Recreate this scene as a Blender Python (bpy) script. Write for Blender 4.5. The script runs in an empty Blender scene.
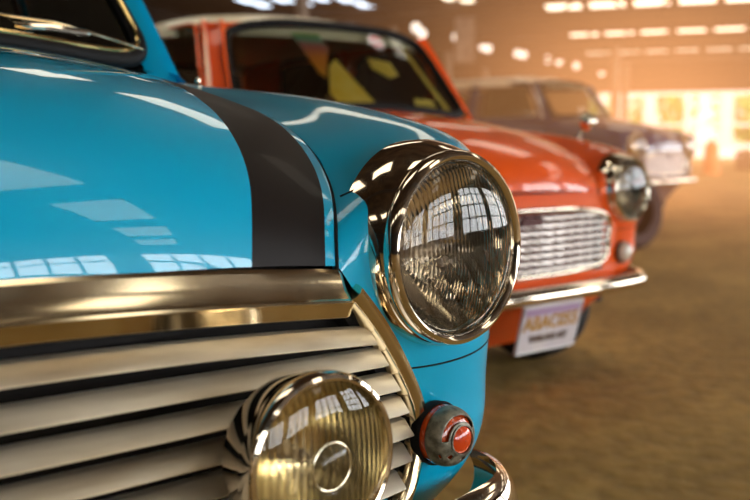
import bpy, bmesh, math, random
import numpy as np
from mathutils import Vector, Matrix
random.seed(4)
sc = bpy.context.scene
COL = sc.collection
PI = math.pi

# ------------------------------------------------------------------ camera numbers
F_PX = 900.0
YAW = math.radians(37.5)
PITCH = math.atan(102 / 900)
CAM = Vector((-.1602, -.7428, .81))

# ------------------------------------------------------------------ materials
def mat(name):
    m = bpy.data.materials.new(name); m.use_nodes = True
    nt = m.node_tree
    return m, nt, nt.nodes['Principled BSDF']

def simple(name, col, rough=.5, metal=0., coat=0., spec=.5, emit=None, estr=0., coat_rough=.03):
    m, nt, b = mat(name)
    b.inputs['Base Color'].default_value = (*col, 1)
    b.inputs['Roughness'].default_value = rough
    b.inputs['Metallic'].default_value = metal
    b.inputs['Coat Weight'].default_value = coat
    b.inputs['Coat Roughness'].default_value = coat_rough
    b.inputs['Specular IOR Level'].default_value = spec
    if emit:
        b.inputs['Emission Color'].default_value = (*emit, 1)
        b.inputs['Emission Strength'].default_value = estr
    return m

def noisy(name, c1, c2, scale, rough=(.3, .5), metal=0., detail=6, bump=0., coat=0., stretch=(1, 1, 1), lo=.35, hi=.65, coords='Object'):
    m, nt, b = mat(name)
    tc = nt.nodes.new('ShaderNodeTexCoord'); mp = nt.nodes.new('ShaderNodeMapping')
    mp.inputs['Scale'].default_value = stretch
    nz = nt.nodes.new('ShaderNodeTexNoise'); nz.inputs['Scale'].default_value = scale; nz.inputs['Detail'].default_value = detail
    nt.links.new(tc.outputs[coords], mp.inputs['Vector']); nt.links.new(mp.outputs[0], nz.inputs['Vector'])
    r = nt.nodes.new('ShaderNodeValToRGB')
    r.color_ramp.elements[0].position = lo; r.color_ramp.elements[0].color = (*c1, 1)
    r.color_ramp.elements[1].position = hi; r.color_ramp.elements[1].color = (*c2, 1)
    nt.links.new(nz.outputs['Fac'], r.inputs[0]); nt.links.new(r.outputs[0], b.inputs['Base Color'])
    mr = nt.nodes.new('ShaderNodeMapRange'); mr.inputs[3].default_value = rough[0]; mr.inputs[4].default_value = rough[1]
    nt.links.new(nz.outputs['Fac'], mr.inputs[0]); nt.links.new(mr.outputs[0], b.inputs['Roughness'])
    b.inputs['Metallic'].default_value = metal; b.inputs['Coat Weight'].default_value = coat
    if bump:
        bp = nt.nodes.new('ShaderNodeBump'); bp.inputs['Strength'].default_value = bump
        nt.links.new(nz.outputs['Fac'], bp.inputs['Height']); nt.links.new(bp.outputs[0], b.inputs['Normal'])
    return m

def thin_glass(name, tint=(.8, .85, .8), refl=1.0):
    m = bpy.data.materials.new(name); m.use_nodes = True; nt = m.node_tree
    nt.nodes.clear()
    out = nt.nodes.new('ShaderNodeOutputMaterial'); mx = nt.nodes.new('ShaderNodeMixShader')
    tr = nt.nodes.new('ShaderNodeBsdfTransparent'); tr.inputs[0].default_value = (*tint, 1)
    gl = nt.nodes.new('ShaderNodeBsdfGlossy'); gl.inputs['Roughness'].default_value = .02
    fr = nt.nodes.new('ShaderNodeFresnel'); fr.inputs[0].default_value = 1.5
    nt.links.new(fr.outputs[0], mx.inputs[0]); nt.links.new(tr.outputs[0], mx.inputs[1]); nt.links.new(gl.outputs[0], mx.inputs[2])
    nt.links.new(mx.outputs[0], out.inputs[0])
    return m

def fluted_glass(name, tint, ribs, fan=False):
    """thin clear lens: reflection + slightly bent transmission, vertical moulded ribs"""
    m = bpy.data.materials.new(name); m.use_nodes = True; nt = m.node_tree
    nt.nodes.clear(); N = nt.nodes; L = nt.links
    out = N.new('ShaderNodeOutputMaterial'); mx = N.new('ShaderNodeMixShader')
    tc = N.new('ShaderNodeTexCoord'); sep = N.new('ShaderNodeSeparateXYZ'); L.new(tc.outputs['Object'], sep.inputs[0])
    def math_(op, a, b=None):
        n = N.new('ShaderNodeMath'); n.operation = op
        for i, v in enumerate((a, b)):
            if v is None: continue
            if isinstance(v, (int, float)): n.inputs[i].default_value = v
            else: L.new(v, n.inputs[i])
        return n.outputs[0]
    x, z = sep.outputs['X'], sep.outputs['Z']
    rib = math_('ABSOLUTE', math_('SINE', math_('MULTIPLY', x, ribs)))
    if fan:      # lower half: ribs in fans
        d = math_('ADD', math_('MULTIPLY', x, .8), math_('MULTIPLY', z, .6))
        rib2 = math_('ABSOLUTE', math_('SINE', math_('MULTIPLY', d, ribs * .35)))
        up = math_('GREATER_THAN', z, -.004)
        rib = math_('ADD', math_('MULTIPLY', rib, math_('ADD', math_('MULTIPLY', up, .75), .25)), math_('MULTIPLY', rib2, math_('SUBTRACT', 1.0, up)))
    bp = N.new('ShaderNodeBump'); bp.inputs['Strength'].default_value = .8; bp.inputs['Distance'].default_value = .0016
    L.new(rib, bp.inputs['Height'])
    rf = N.new('ShaderNodeBsdfRefraction'); rf.inputs['Color'].default_value = (*tint, 1); rf.inputs['IOR'].default_value = 1.22; rf.inputs['Roughness'].default_value = .0
    L.new(bp.outputs[0], rf.inputs['Normal'])
    rp = math_('POWER', math_('MINIMUM', math_('MAXIMUM', rib, 0.0), 1.0), .6)
    cm = N.new('ShaderNodeMix'); cm.data_type = 'RGBA'; L.new(rp, cm.inputs['Factor']); cm.inputs['A'].default_value = (tint[0] * .66, tint[1] * .60, tint[2] * .54, 1); cm.inputs['B'].default_value = (*tint, 1)
    L.new(cm.outputs['Result'], rf.inputs['Color'])
    gl = N.new('ShaderNodeBsdfGlossy'); gl.inputs['Roughness'].default_value = .02
    fr = N.new('ShaderNodeFresnel'); fr.inputs[0].default_value = 1.5
    tp = N.new('ShaderNodeBsdfTransparent'); tp.inputs[0].default_value = (*tint, 1); m2 = N.new('ShaderNodeMixShader'); m2.inputs[0].default_value = .2
    L.new(rf.outputs[0], m2.inputs[1]); L.new(tp.outputs[0], m2.inputs[2])
    L.new(fr.outputs[0], mx.inputs[0]); L.new(m2.outputs[0], mx.inputs[1]); L.new(gl.outputs[0], mx.inputs[2])
    # let light through for shadows as well
    L.new(mx.outputs[0], out.inputs[0])
    return m

def paint(name, col, rough=.34, coat=1.0):
    m = simple(name, col, rough, 0, coat, .22)
    nt = m.node_tree; b = nt.nodes['Principled BSDF']
    # orange-peel of old lacquer
    tc = nt.nodes.new('ShaderNodeTexCoord'); nz = nt.nodes.new('ShaderNodeTexNoise'); nz.inputs['Scale'].default_value = 9
    nt.links.new(tc.outputs['Object'], nz.inputs['Vector'])
    bp = nt.nodes.new('ShaderNodeBump'); bp.inputs['Strength'].default_value = .04; bp.inputs['Distance'].default_value = .01
    nt.links.new(nz.outputs['Fac'], bp.inputs['Height']); nt.links.new(bp.outputs[0], b.inputs['Coat Normal'])
    return m

def striped_paint(name, col, black, lo, hi):
    """lacquer with a painted stripe each side, laid out by the bonnet's own UV (u = -1..1 across stored as 0..1)"""
    m = paint(name, col); nt = m.node_tree; b = nt.nodes['Principled BSDF']; N = nt.nodes; L = nt.links
    uv = N.new('ShaderNodeUVMap'); uv.uv_map = 'UVMap'; sep = N.new('ShaderNodeSeparateXYZ'); L.new(uv.outputs[0], sep.inputs[0])
    def math_(op, a, v):
        n = N.new('ShaderNodeMath'); n.operation = op; L.new(a, n.inputs[0])
        if isinstance(v, (int, float)): n.inputs[1].default_value = v
        else: L.new(v, n.inputs[1])
        return n.outputs[0]
    u = N.new('ShaderNodeMath'); u.operation = 'ABSOLUTE'; L.new(math_('MULTIPLY', math_('SUBTRACT', sep.outputs[0], .5), 2.), u.inputs[0])
    f = math_('MULTIPLY', math_('GREATER_THAN', u.outputs[0], lo), math_('LESS_THAN', u.outputs[0], hi))
    mx = N.new('ShaderNodeMix'); mx.data_type = 'RGBA'
    L.new(f, mx.inputs['Factor']); mx.inputs['A'].default_value = (*col, 1); mx.inputs['B'].default_value = (*black, 1)
    L.new(mx.outputs['Result'], b.inputs['Base Color'])
    mr = N.new('ShaderNodeMapRange'); mr.inputs[3].default_value = 1.0; mr.inputs[4].default_value = .03
    L.new(f, mr.inputs[0]); L.new(mr.outputs[0], b.inputs['Coat Weight'])
    mr3 = N.new('ShaderNodeMapRange'); mr3.inputs[3].default_value = .22; mr3.inputs[4].default_value = .16; L.new(f, mr3.inputs[0]); L.new(mr3.outputs[0], b.inputs['Specular IOR Level'])
    mr2 = N.new('ShaderNodeMapRange'); mr2.inputs[3].default_value = .34; mr2.inputs[4].default_value = .46
    L.new(f, mr2.inputs[0]); L.new(mr2.outputs[0], b.inputs['Roughness'])
    return m

M = {}
BLUE = (.0, .42, .68)
M['blue'] = paint('blue_lacquer', BLUE)
M['blue_stripe'] = striped_paint('blue_lacquer_black_stripe', BLUE, (.012, .008, .007), .70, .962)
M['red'] = paint('orange_red_lacquer', (.90, .105, .008))
M['navy'] = paint('navy_lacquer', (.006, .016, .10))
M['cream'] = paint('cream_lacquer', (.95, .84, .62))
M['chrome'] = simple('chrome', (.86, .76, .62), .07, 1)
M['chrome_old'] = noisy('worn_chrome', (.74, .60, .38), (.90, .77, .54), 14, (.10, .2), 1, lo=.3, hi=.6)
M['slat'] = noisy('brushed_grille_metal', (.68, .57, .41), (.95, .86, .70), 7, (.38, .52), .85, stretch=(1, 6, 6), lo=.25, hi=.6)
M['brass'] = simple('brass_trim_and_glint', (.80, .58, .24), .2, 1)
M['reflector'] = simple('silvered_reflector', (.97, .90, .76), .06, .95)
M['satin'] = simple('satin_bright_metal', (.92, .84, .78), .28, 1)
M['maroon'] = simple('dark_maroon', (.09, .012, .008), .6)
M['lamp_reflector'] = simple('aged_reflector', (.95, .86, .62), .22, 1)
M['maroon_rubber'] = simple('dusty_maroon_rubber', (.055, .016, .012), .7)
M['rubber'] = simple('black_rubber', (.008, .007, .007), .62, spec=.18)
M['dark'] = simple('dark_cavity', (.010, .009, .008), .8)
M['tyre'] = noisy('tyre_rubber', (.018, .016, .015), (.035, .03, .027), 30, (.7, .9))
M['rim'] = simple('silver_rim', (.5, .48, .45), .35, 1)
M['glass'] = thin_glass('window_glass', (.70, .72, .66))
M['lens'] = fluted_glass('headlight_lens', (.99, .97, .93), 560, True)
M['lamp_lens'] = fluted_glass('lamp_lens', (.98, .93, .80), 480)
M['amber'] = simple('orange_lens', (.55, .06, .006), .15, 0, 1)
M['redlens'] = simple('red_orange_lens', (.62, .05, .006), .12, 0, 1, emit=(1, .1, .01), estr=.06)
M['pewter'] = noisy('pitted_grey_metal', (.13, .12, .09), (.33, .31, .24), 120, (.4, .65), .85, bump=.25)
M['white_lens'] = simple('clear_indicator_lens', (.75, .62, .5), .2, 0, 1)
M['seat'] = simple('dark_vinyl', (.03, .018, .013), .5)
M['bulb'] = simple('bulb_glass', (.22, .17, .13), .2, .3)
M['white'] = simple('white_enamel', (.75, .72, .70), .4)
M['stickred'] = simple('sticker_red', (.55, .03, .02), .4)
M['plate'] = noisy('plate_white', (.62, .55, .62), (.74, .68, .66), 9, (.35, .4))
M['mauve'] = simple('plate_mauve', (.45, .30, .46), .5)
M['gold'] = simple('plate_gold', (.52, .26, .02), .45)
M['ink'] = simple('plate_ink', (.12, .06, .03), .6)
M['yellow'] = noisy('yellow_reflection', (.85, .55, .06), (.92, .68, .16), 12, (.5, .6))
M['rainbow'] = None
M['sun_shade'] = noisy('cream_cloth', (.78, .62, .34), (.86, .74, .46), 25, (.7, .8))

def holo():
    m, nt, b = mat('iridescent_reflection')
    tc = nt.nodes.new('ShaderNodeTexCoord'); sp = nt.nodes.new('ShaderNodeSeparateXYZ'); nt.links.new(tc.outputs['Generated'], sp.inputs[0])
    r = nt.nodes.new('ShaderNodeValToRGB'); cr = r.color_ramp
    cr.elements[0].color = (.7, .30, .03, 1); cr.elements[1].color = (.35, .50, .06, 1)
    for p, c in ((.45, (.7, .22, .03)), (.7, (.42, .12, .12)), (.85, (.15, .35, .25))):
        e = cr.elements.new(p); e.color = (*c, 1)
    nt.links.new(sp.outputs['Z'], r.inputs[0]); nt.links.new(r.outputs[0], b.inputs['Base Color']); b.inputs['Roughness'].default_value = .4
    return m
M['rainbow'] = holo()

# ------------------------------------------------------------------ mesh helpers
class MB:
    def __init__(s): s.v = []; s.f = []; s.uv = []
    def add(s, vs, fs):
        o = len(s.v); s.v += [tuple(map(float, p)) for p in vs]; s.f += [tuple(i + o for i in f) for f in fs]; return s
    def grid(s, P, close_u=False, close_v=False, uv=False):
        P = np.asarray(P); nu, nv = P.shape[:2]; fs = []
        for i in range(nu if close_u else nu - 1):
            for j in range(nv if close_v else nv - 1):
                i2, j2 = (i + 1) % nu, (j + 1) % nv
                fs.append((i * nv + j, i2 * nv + j, i2 * nv + j2, i * nv + j2))
        return s.add(P.reshape(-1, 3), fs)
    def box(s, c, d, R=None):
        vs = []
        for x in (-1, 1):
            for y in (-1, 1):
                for z in (-1, 1):
                    p = Vector((x * d[0] / 2, y * d[1] / 2, z * d[2] / 2))
                    if R is not None: p = R @ p
                    vs.append(Vector(c) + p)
        return s.add(vs, [(0, 1, 3, 2), (4, 6, 7, 5), (0, 4, 5, 1), (2, 3, 7, 6), (0, 2, 6, 4), (1, 5, 7, 3)])
    def tube(s, pts, r, n=10, closed=False, flat=1.0, up=(0, 0, 1)):
        pts = [Vector(p) for p in pts]; k = len(pts); rings = []
        rs = r if isinstance(r, (list, tuple)) else [r] * k
        for i, p in enumerate(pts):
            a = pts[(i - 1) % k] if (closed or i) else p; b = pts[(i + 1) % k] if (closed or i < k - 1) else p
            t = (b - a).normalized(); u = Vector(up)
            if abs(t.dot(u)) > .97: u = Vector((0, 1, 0)) if abs(t.y) < .9 else Vector((1, 0, 0))
            x = t.cross(u).normalized(); y = x.cross(t).normalized()
            rings.append([p + (x * math.cos(2 * PI * j / n) * flat + y * math.sin(2 * PI * j / n)) * rs[i] for j in range(n)])
        o = len(s.v)
        s.grid(rings, close_u=closed, close_v=True)
        if not closed:
            s.f.append(tuple(o + j for j in range(n))); s.f.append(tuple(o + (k - 1) * n + j for j in reversed(range(n))))
        return s
    def sweep(s, path, prof, closed=False):
        """path: list of (pos, xdir, ydir); prof: list of (a,b)"""
        rings = [[Vector(p) + Vector(x) * a + Vector(y) * b for a, b in prof] for p, x, y in path]
        o = len(s.v); s.grid(rings, close_v=True, close_u=closed)
        if not closed:
            n = len(prof); s.f.append(tuple(o + j for j in range(n))); s.f.append(tuple(o + (len(path) - 1) * n + j for j in reversed(range(n))))
        return s
    def lathe(s, prof, mtx=None, n=64, cap0=False, cap1=False):
        """prof: (radius, forward) - forward is local -Y"""
        mtx = mtx or Matrix()
        rings = [[mtx @ Vector((r * math.cos(2 * PI * j / n), -d, r * math.sin(2 * PI * j / n))) for j in range(n)] for r, d in prof]
        o = len(s.v); s.grid(rings, close_v=True)
        if cap0: s.f.append(tuple(o + j for j in range(n)))
        if cap1: s.f.append(tuple(o + (len(prof) - 1) * n + j for j in range(n)))
        return s
    def build(s, name, m, parent=None, smooth=True, mirror=False, angle=40, mtx=None, recalc=True):
        me = bpy.data.meshes.new(name); me.from_pydata(s.v, [], s.f)
        bm = bmesh.new(); bm.from_mesh(me)
        if mirror:
            g = bmesh.ops.duplicate(bm, geom=bm.verts[:] + bm.faces[:])['geom']
            for e in g:
                if isinstance(e, bmesh.types.BMVert): e.co.x *= -1
            bmesh.ops.reverse_faces(bm, faces=[e for e in g if isinstance(e, bmesh.types.BMFace)])
        bmesh.ops.remove_doubles(bm, verts=bm.verts, dist=2e-5)
        if recalc: bmesh.ops.recalc_face_normals(bm, faces=bm.faces)
        for f in bm.faces: f.smooth = smooth
        bm.to_mesh(me); bm.free()
        if smooth and angle < 180:
            me.set_sharp_from_angle(angle=math.radians(angle))
        o = bpy.data.objects.new(name, me); COL.objects.link(o)
        me.materials.append(m)
        if parent: o.parent = parent
        if mtx is not None: o.matrix_local = mtx
        return o

def empty(name, loc=(0, 0, 0), rz=0, parent=None):
    o = bpy.data.objects.new(name, None); COL.objects.link(o); o.location = loc; o.rotation_euler = (0, 0, rz); o.empty_display_size = .1
    if parent: o.parent = parent
    return o
def tag(o, label=None, cat=None, group=None, kind=None):
    if label: o['label'] = label
    if cat: o['category'] = cat
    if group: o['group'] = group
    if kind: o['kind'] = kind
    return o
def struct(o): o['kind'] = 'structure'; return o

def spl(pts, n, closed=False):
    """natural cubic spline through points (uniform parameter) sampled n times along axis 0"""
    P = np.asarray(pts, float); k = len(P); sh = P.shape[1:]; Q = P.reshape(k, -1)
    A = np.zeros((k, k)); b = np.zeros_like(Q); A[0, 0] = A[-1, -1] = 1
    for i in range(1, k - 1):
        A[i, i - 1:i + 2] = (1, 4, 1); b[i] = 6 * (Q[i - 1] - 2 * Q[i] + Q[i + 1])
    Mm = np.linalg.solve(A, b); out = []
    for t in np.linspace(0, k - 1, n):
        i = min(int(t), k - 2); u = t - i
        out.append((1 - u) * Q[i] + u * Q[i + 1] + ((1 - u) ** 3 - (1 - u)) / 6 * Mm[i] + (u ** 3 - u) / 6 * Mm[i + 1])
    return np.array(out).reshape((n,) + sh)
def net(ctrl, nu, nv):
    a = spl(ctrl, nu); return np.swapaxes(spl(np.swapaxes(a, 0, 1), nv), 0, 1)
def frame(loc, yaw=0, pitch=0):
    """lamp frame: forward = -Y; yaw>0 turns it to +X, pitch>0 tips it up"""
    return Matrix.Translation(loc) @ Matrix.Rotation(yaw, 4, 'Z') @ Matrix.Rotation(-pitch, 4, 'X')

# ------------------------------------------------------------------ the little car
EDGE = [(.350, -.0124, .6931), (.362, .0063, .727), (.385, .0427, .756), (.41, .096, .7855), (.43, .165, .817), (.445, .244, .8427), (.47, .391, .8702), (.5, .627, .904), (.503, .66, .9085)]
MID = [(0, -.048, .709), (0, -.040, .745), (0, -.015, .785), (0, .03, .822), (0, .09, .855), (0, .17, .885), (0, .33, .922), (0, .60, .962), (0, .69, .970)]
WING = [
 [(.37, .13, .25), (.43, .14, .255), (.48, .16, .265), (.52, .19, .28), (.57, .24, .29), (.63, .34, .29), (.68, .55, .29), (.685, .80, .28)],
 [(.450, .016, .419), (.50, .010, .42), (.553, .022, .425), (.600, .062, .43), (.645, .14, .435), (.68, .32, .44), (.695, .55, .44), (.70, .80, .44)],
 [(.481, .016, .515), (.52, .006, .518), (.574, .012, .525), (.622, .05, .535), (.660, .14, .54), (.69, .32, .555), (.70, .55, .57), (.705, .80, .58)],
 [(.418, .0, .622), (.49, -.004, .625), (.575, .007, .635), (.633, .05, .65), (.670, .14, .665), (.692, .32, .68), (.70, .55, .70), (.705, .80, .71)],
 [(.380, -.008, .662), (.465, -.004, .70), (.56, .006, .735), (.620, .045, .762), (.654, .13, .785), (.678, .32, .815), (.687, .55, .845), (.69, .80, .865)],
 [(.362, -.012, .682), (.440, -.004, .745), (.520, -.004, .795), (.567, .065, .826), (.582, .165, .849), (.591, .36, .881), (.592, .60, .906), (.59, .80, .925)],
 [(.3565, -.0122, .689), (.402, .0, .74), (.450, .012, .786), (.478, .08, .809), (.50, .165, .835), (.525, .37, .872), (.54, .61, .903), (.55, .80, .928)],
 [(.354, -.0122, .6915), (.3655, .0075, .724), (.389, .044, .753), (.4135, .096, .781), (.434, .165, .812), (.474, .391, .8655), (.504, .627, .901), (.53, .80, .933)],
]
REAR = [  # continues rows 0..5 backwards, round the tail
 [(.685, .80, .28), (.69, 1.3, .26), (.685, 1.9, .27), (.67, 2.5, .29), (.63, 2.86, .31), (.45, 3.0, .32), (0, 3.03, .32)],
 [(.70, .80, .44), (.705, 1.3, .44), (.70, 1.9, .44), (.685, 2.5, .44), (.64, 2.88, .45), (.46, 3.02, .46), (0, 3.05, .46)],
 [(.705, .80, .58), (.71, 1.3, .58), (.705, 1.9, .58), (.69, 2.5, .58), (.64, 2.87, .58), (.46, 3.01, .58), (0, 3.04, .58)],
 [(.705, .80, .71), (.708, 1.3, .71), (.70, 1.9, .71), (.68, 2.5, .71), (.62, 2.84, .71), (.44, 2.97, .72), (0, 3.0, .72)],
 [(.69, .80, .865), (.692, 1.3, .865), (.68, 1.9, .86), (.65, 2.45, .85), (.58, 2.77, .84), (.41, 2.88, .84), (0, 2.91, .84)],
 [(.59, .80, .925), (.615, 1.3, .925), (.605, 1.9, .925), (.575, 2.4, .915), (.51, 2.66, .90), (.36, 2.75, .895), (0, 2.78, .895)],
]
WS_B = [(-.52, .785, .945), (-.27, .722, .972), (0, .70, .982), (.27, .722, .972), (.52, .785, .945)]
WS_T = [(-.445, 1.005, 1.262), (-.24, .955, 1.285), (0, .94, 1.29), (.24, .955, 1.285), (.445, 1.005, 1.262)]

def ws_point(u, v, off=0):
    tu = (u + 1) / 2
    B = np.array([np.interp(tu, np.linspace(0, 1, 81), _WSB[:, k]) for k in range(3)])
    T = np.array([np.interp(tu, np.linspace(0, 1, 81), _WST[:, k]) for k in range(3)])
    p = B + (T - B) * v
    return p + np.array((u * .1, -.78, .6)) * off
_WSB = spl(WS_B, 81); _WST = spl(WS_T, 81)

def rrect(n=96, w=1.0, e=5.0):
    """rounded-rectangle outline in (u,v) -1..1"""
    out = []
    for i in range(n):
        t = 2 * PI * i / n; c, s = math.cos(t), math.sin(t)
        out.append((math.copysign(abs(c) ** (2 / e), c), math.copysign(abs(s) ** (2 / e), s)))
    return out

def lamp_disc(fn, pts, rings=8):
    """filled patch from outline pts in (u,v) mapped through fn"""
    mb = MB(); P = [[fn(u * k / rings, v * k / rings) for (u, v) in pts] for k in range(1, rings + 1)]
    o = len(mb.v); mb.grid(P, close_v=True)
    c = len(mb.v); mb.v.append(tuple(fn(0, 0))); n = len(pts)
    for j in range(n): mb.f.append((c, o + j, o + (j + 1) % n))
    return mb

def headlight(root, side, loc, name='headlight', detail=True):
    fm = frame((loc[0] * side, loc[1], loc[2]), math.radians(6.5) * side, math.radians(2)) @ Matrix.Scale(.99, 4)
    n = 128 if detail else 48
    # chrome bowl: sits on the wing
    prof = [(.1165, -.060), (.1165, -.036), (.1160, -.027), (.1148, -.019), (.1130, -.0115), (.1108, -.005), (.1090, -.001), (.1078, .0005), (.1066, -.001), (.1058, -.006)]
    hb = MB()
    up = [(max(0., -d - .006) / .03) for r, d in prof]     # the shell sits a little high behind the rim, like a small peak
    hb.grid([[fm.inverted() @ (fm @ Vector((r * math.cos(2 * PI * k / n), -d, r * math.sin(2 * PI * k / n) + .0055 * min(1, w_)))) for k in range(n)] for (r, d), w_ in zip(prof, up)], close_v=True)
    hl = hb.build(name, M['chrome'], root, mtx=fm)
    MB().lathe([(.1057, -.006), (.1082, -.002), (.1092, .004), (.1085, .010), (.1060, .0145), (.1020, .0165), (.0985, .0150), (.0960, .0110), (.0950, .0050), (.0950, -.002)], n=n).build('rim', M['chrome'], hl)
    refl = [(.004, -.083)] + [(r, -.083 + .075 * (r / .095) ** 2) for r in np.linspace(.012, .0945, 22)]
    MB().lathe(refl, n=n).build('reflector', M['reflector'], hl)
    lens = [(.0952, .006)] + [(.0952 * math.cos(t), .006 + .019 * math.sin(t)) for t in np.linspace(.12, PI / 2 - .002, 20)]
    MB().lathe(lens, n=n, cap1=True).build('lens', M['lens'], hl, angle=180)
    if detail:
        b = MB().lathe([(.0015, -.022), (.008, -.024), (.0105, -.032), (.0105, -.046), (.013, -.05), (.017, -.056), (.017, -.083)], n=32, cap0=True)
        b.box((0, .02, .013), (.024, .008, .01)).box((0.006, .035, -.016), (.018, .02, .008))
        b.build('bulb', M['bulb'], hl)
    return hl

def indicator(root, side, old):
    fm = frame((.497 * side, .0, .490), math.radians(4) * side, math.radians(2))
    k = 1.04
    base = MB().lathe([(.0355, -.006), (.0365, .004), (.0345, .008)], n=48).build('indicator', M['rubber'], root, mtx=fm)
    if not old:
        MB().lathe([(.034, .004), (.033, .012), (.028, .022), (.018, .029), (.001, .032)], n=40).build('lens', M['white_lens'], base); return
    MB().lathe([(.0335, .004), (.0335, .016), (.031, .026), (.026, .031), (.019, .035), (.012, .036)], n=48).build('lens', M['amber'], base)
    # pitted metal guard with openings: rings and a web
    mb = MB(); n = 96
    prof = [(.0338, .0155), (.0336, .021), (.0322, .0265), (.0300, .0310), (.0268, .0345), (.0230, .0370), (.0190, .0388), (.0165, .0398)]
    prof = [tuple(q) for q in spl([(a, b) for a, b in prof], 25)]
    for i in range(len(prof) - 1):
        for j in range(n):
            a = (j + .5) / n * 360; r = (prof[i][0] + prof[i + 1][0]) / 2
            if .0195 < r < .0262 and 25 < a < 175: continue      # arched slot above the lens
            if .0205 < r < .0255 and (222 < a < 236): continue   # small round holes
            if .0205 < r < .0260 and (272 < a < 290): continue
            if .0290 < r < .0312 and (205 < a < 216): continue
            q = []
            for (ii, jj) in ((i, j), (i + 1, j), (i + 1, j + 1), (i, j + 1)):
                t = 2 * PI * jj / n; q.append((prof[ii][0] * math.cos(t) * side, -prof[ii][1], prof[ii][0] * math.sin(t)))
            mb.add(q, [(0, 1, 2, 3)])
    mb.lathe([(.0165, .0398), (.0172, .0415), (.0155, .0418), (.0150, .036)], n=48)
    g = mb.build('guard', M['pewter'], base)
    sm = g.modifiers.new('thick', 'SOLIDIFY'); sm.thickness = .0012; sm.offset = -1
    MB().lathe([(.0152, .034), (.0148, .0405), (.011, .0435), (.006, .045), (.0005, .0455)], n=40).build('bulb_lens', M['redlens'], base)

def wheel(root, x, y, side, steer=0):
    fm = Matrix.Translation((x, y, .25 - root.location.z)) @ Matrix.Rotation(side * PI / 2 + steer, 4, 'Z')
    t = MB().lathe([(.155, -.07), (.19, -.074), (.225, -.073), (.243, -.06), (.25, -.035), (.25, .035), (.243, .06), (.225, .073), (.19, .074), (.155, .07)], n=56).build('wheel', M['tyre'], root, mtx=fm)
    MB().lathe([(.158, .066), (.150, .07), (.140, .05), (.128, .035), (.105, .045), (.075, .047)], n=40, cap1=True).build('rim', M['rim'], t)
    MB().lathe([(.075, .047), (.07, .058), (.045, .068), (.001, .072)], n=32).build('hub_cap', M['chrome'], t)

def wiper(root, pts_arm, pts_blade):
    a = MB().tube(pts_arm, [.006, .0065, .006, .0045][:len(pts_arm)], 8, flat=1.0).build('wiper', M['chrome'], root)
    b = MB().tube(pts_blade, .0028, 8).build('wiper_blade', M['chrome_old'], a)
    return a

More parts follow.
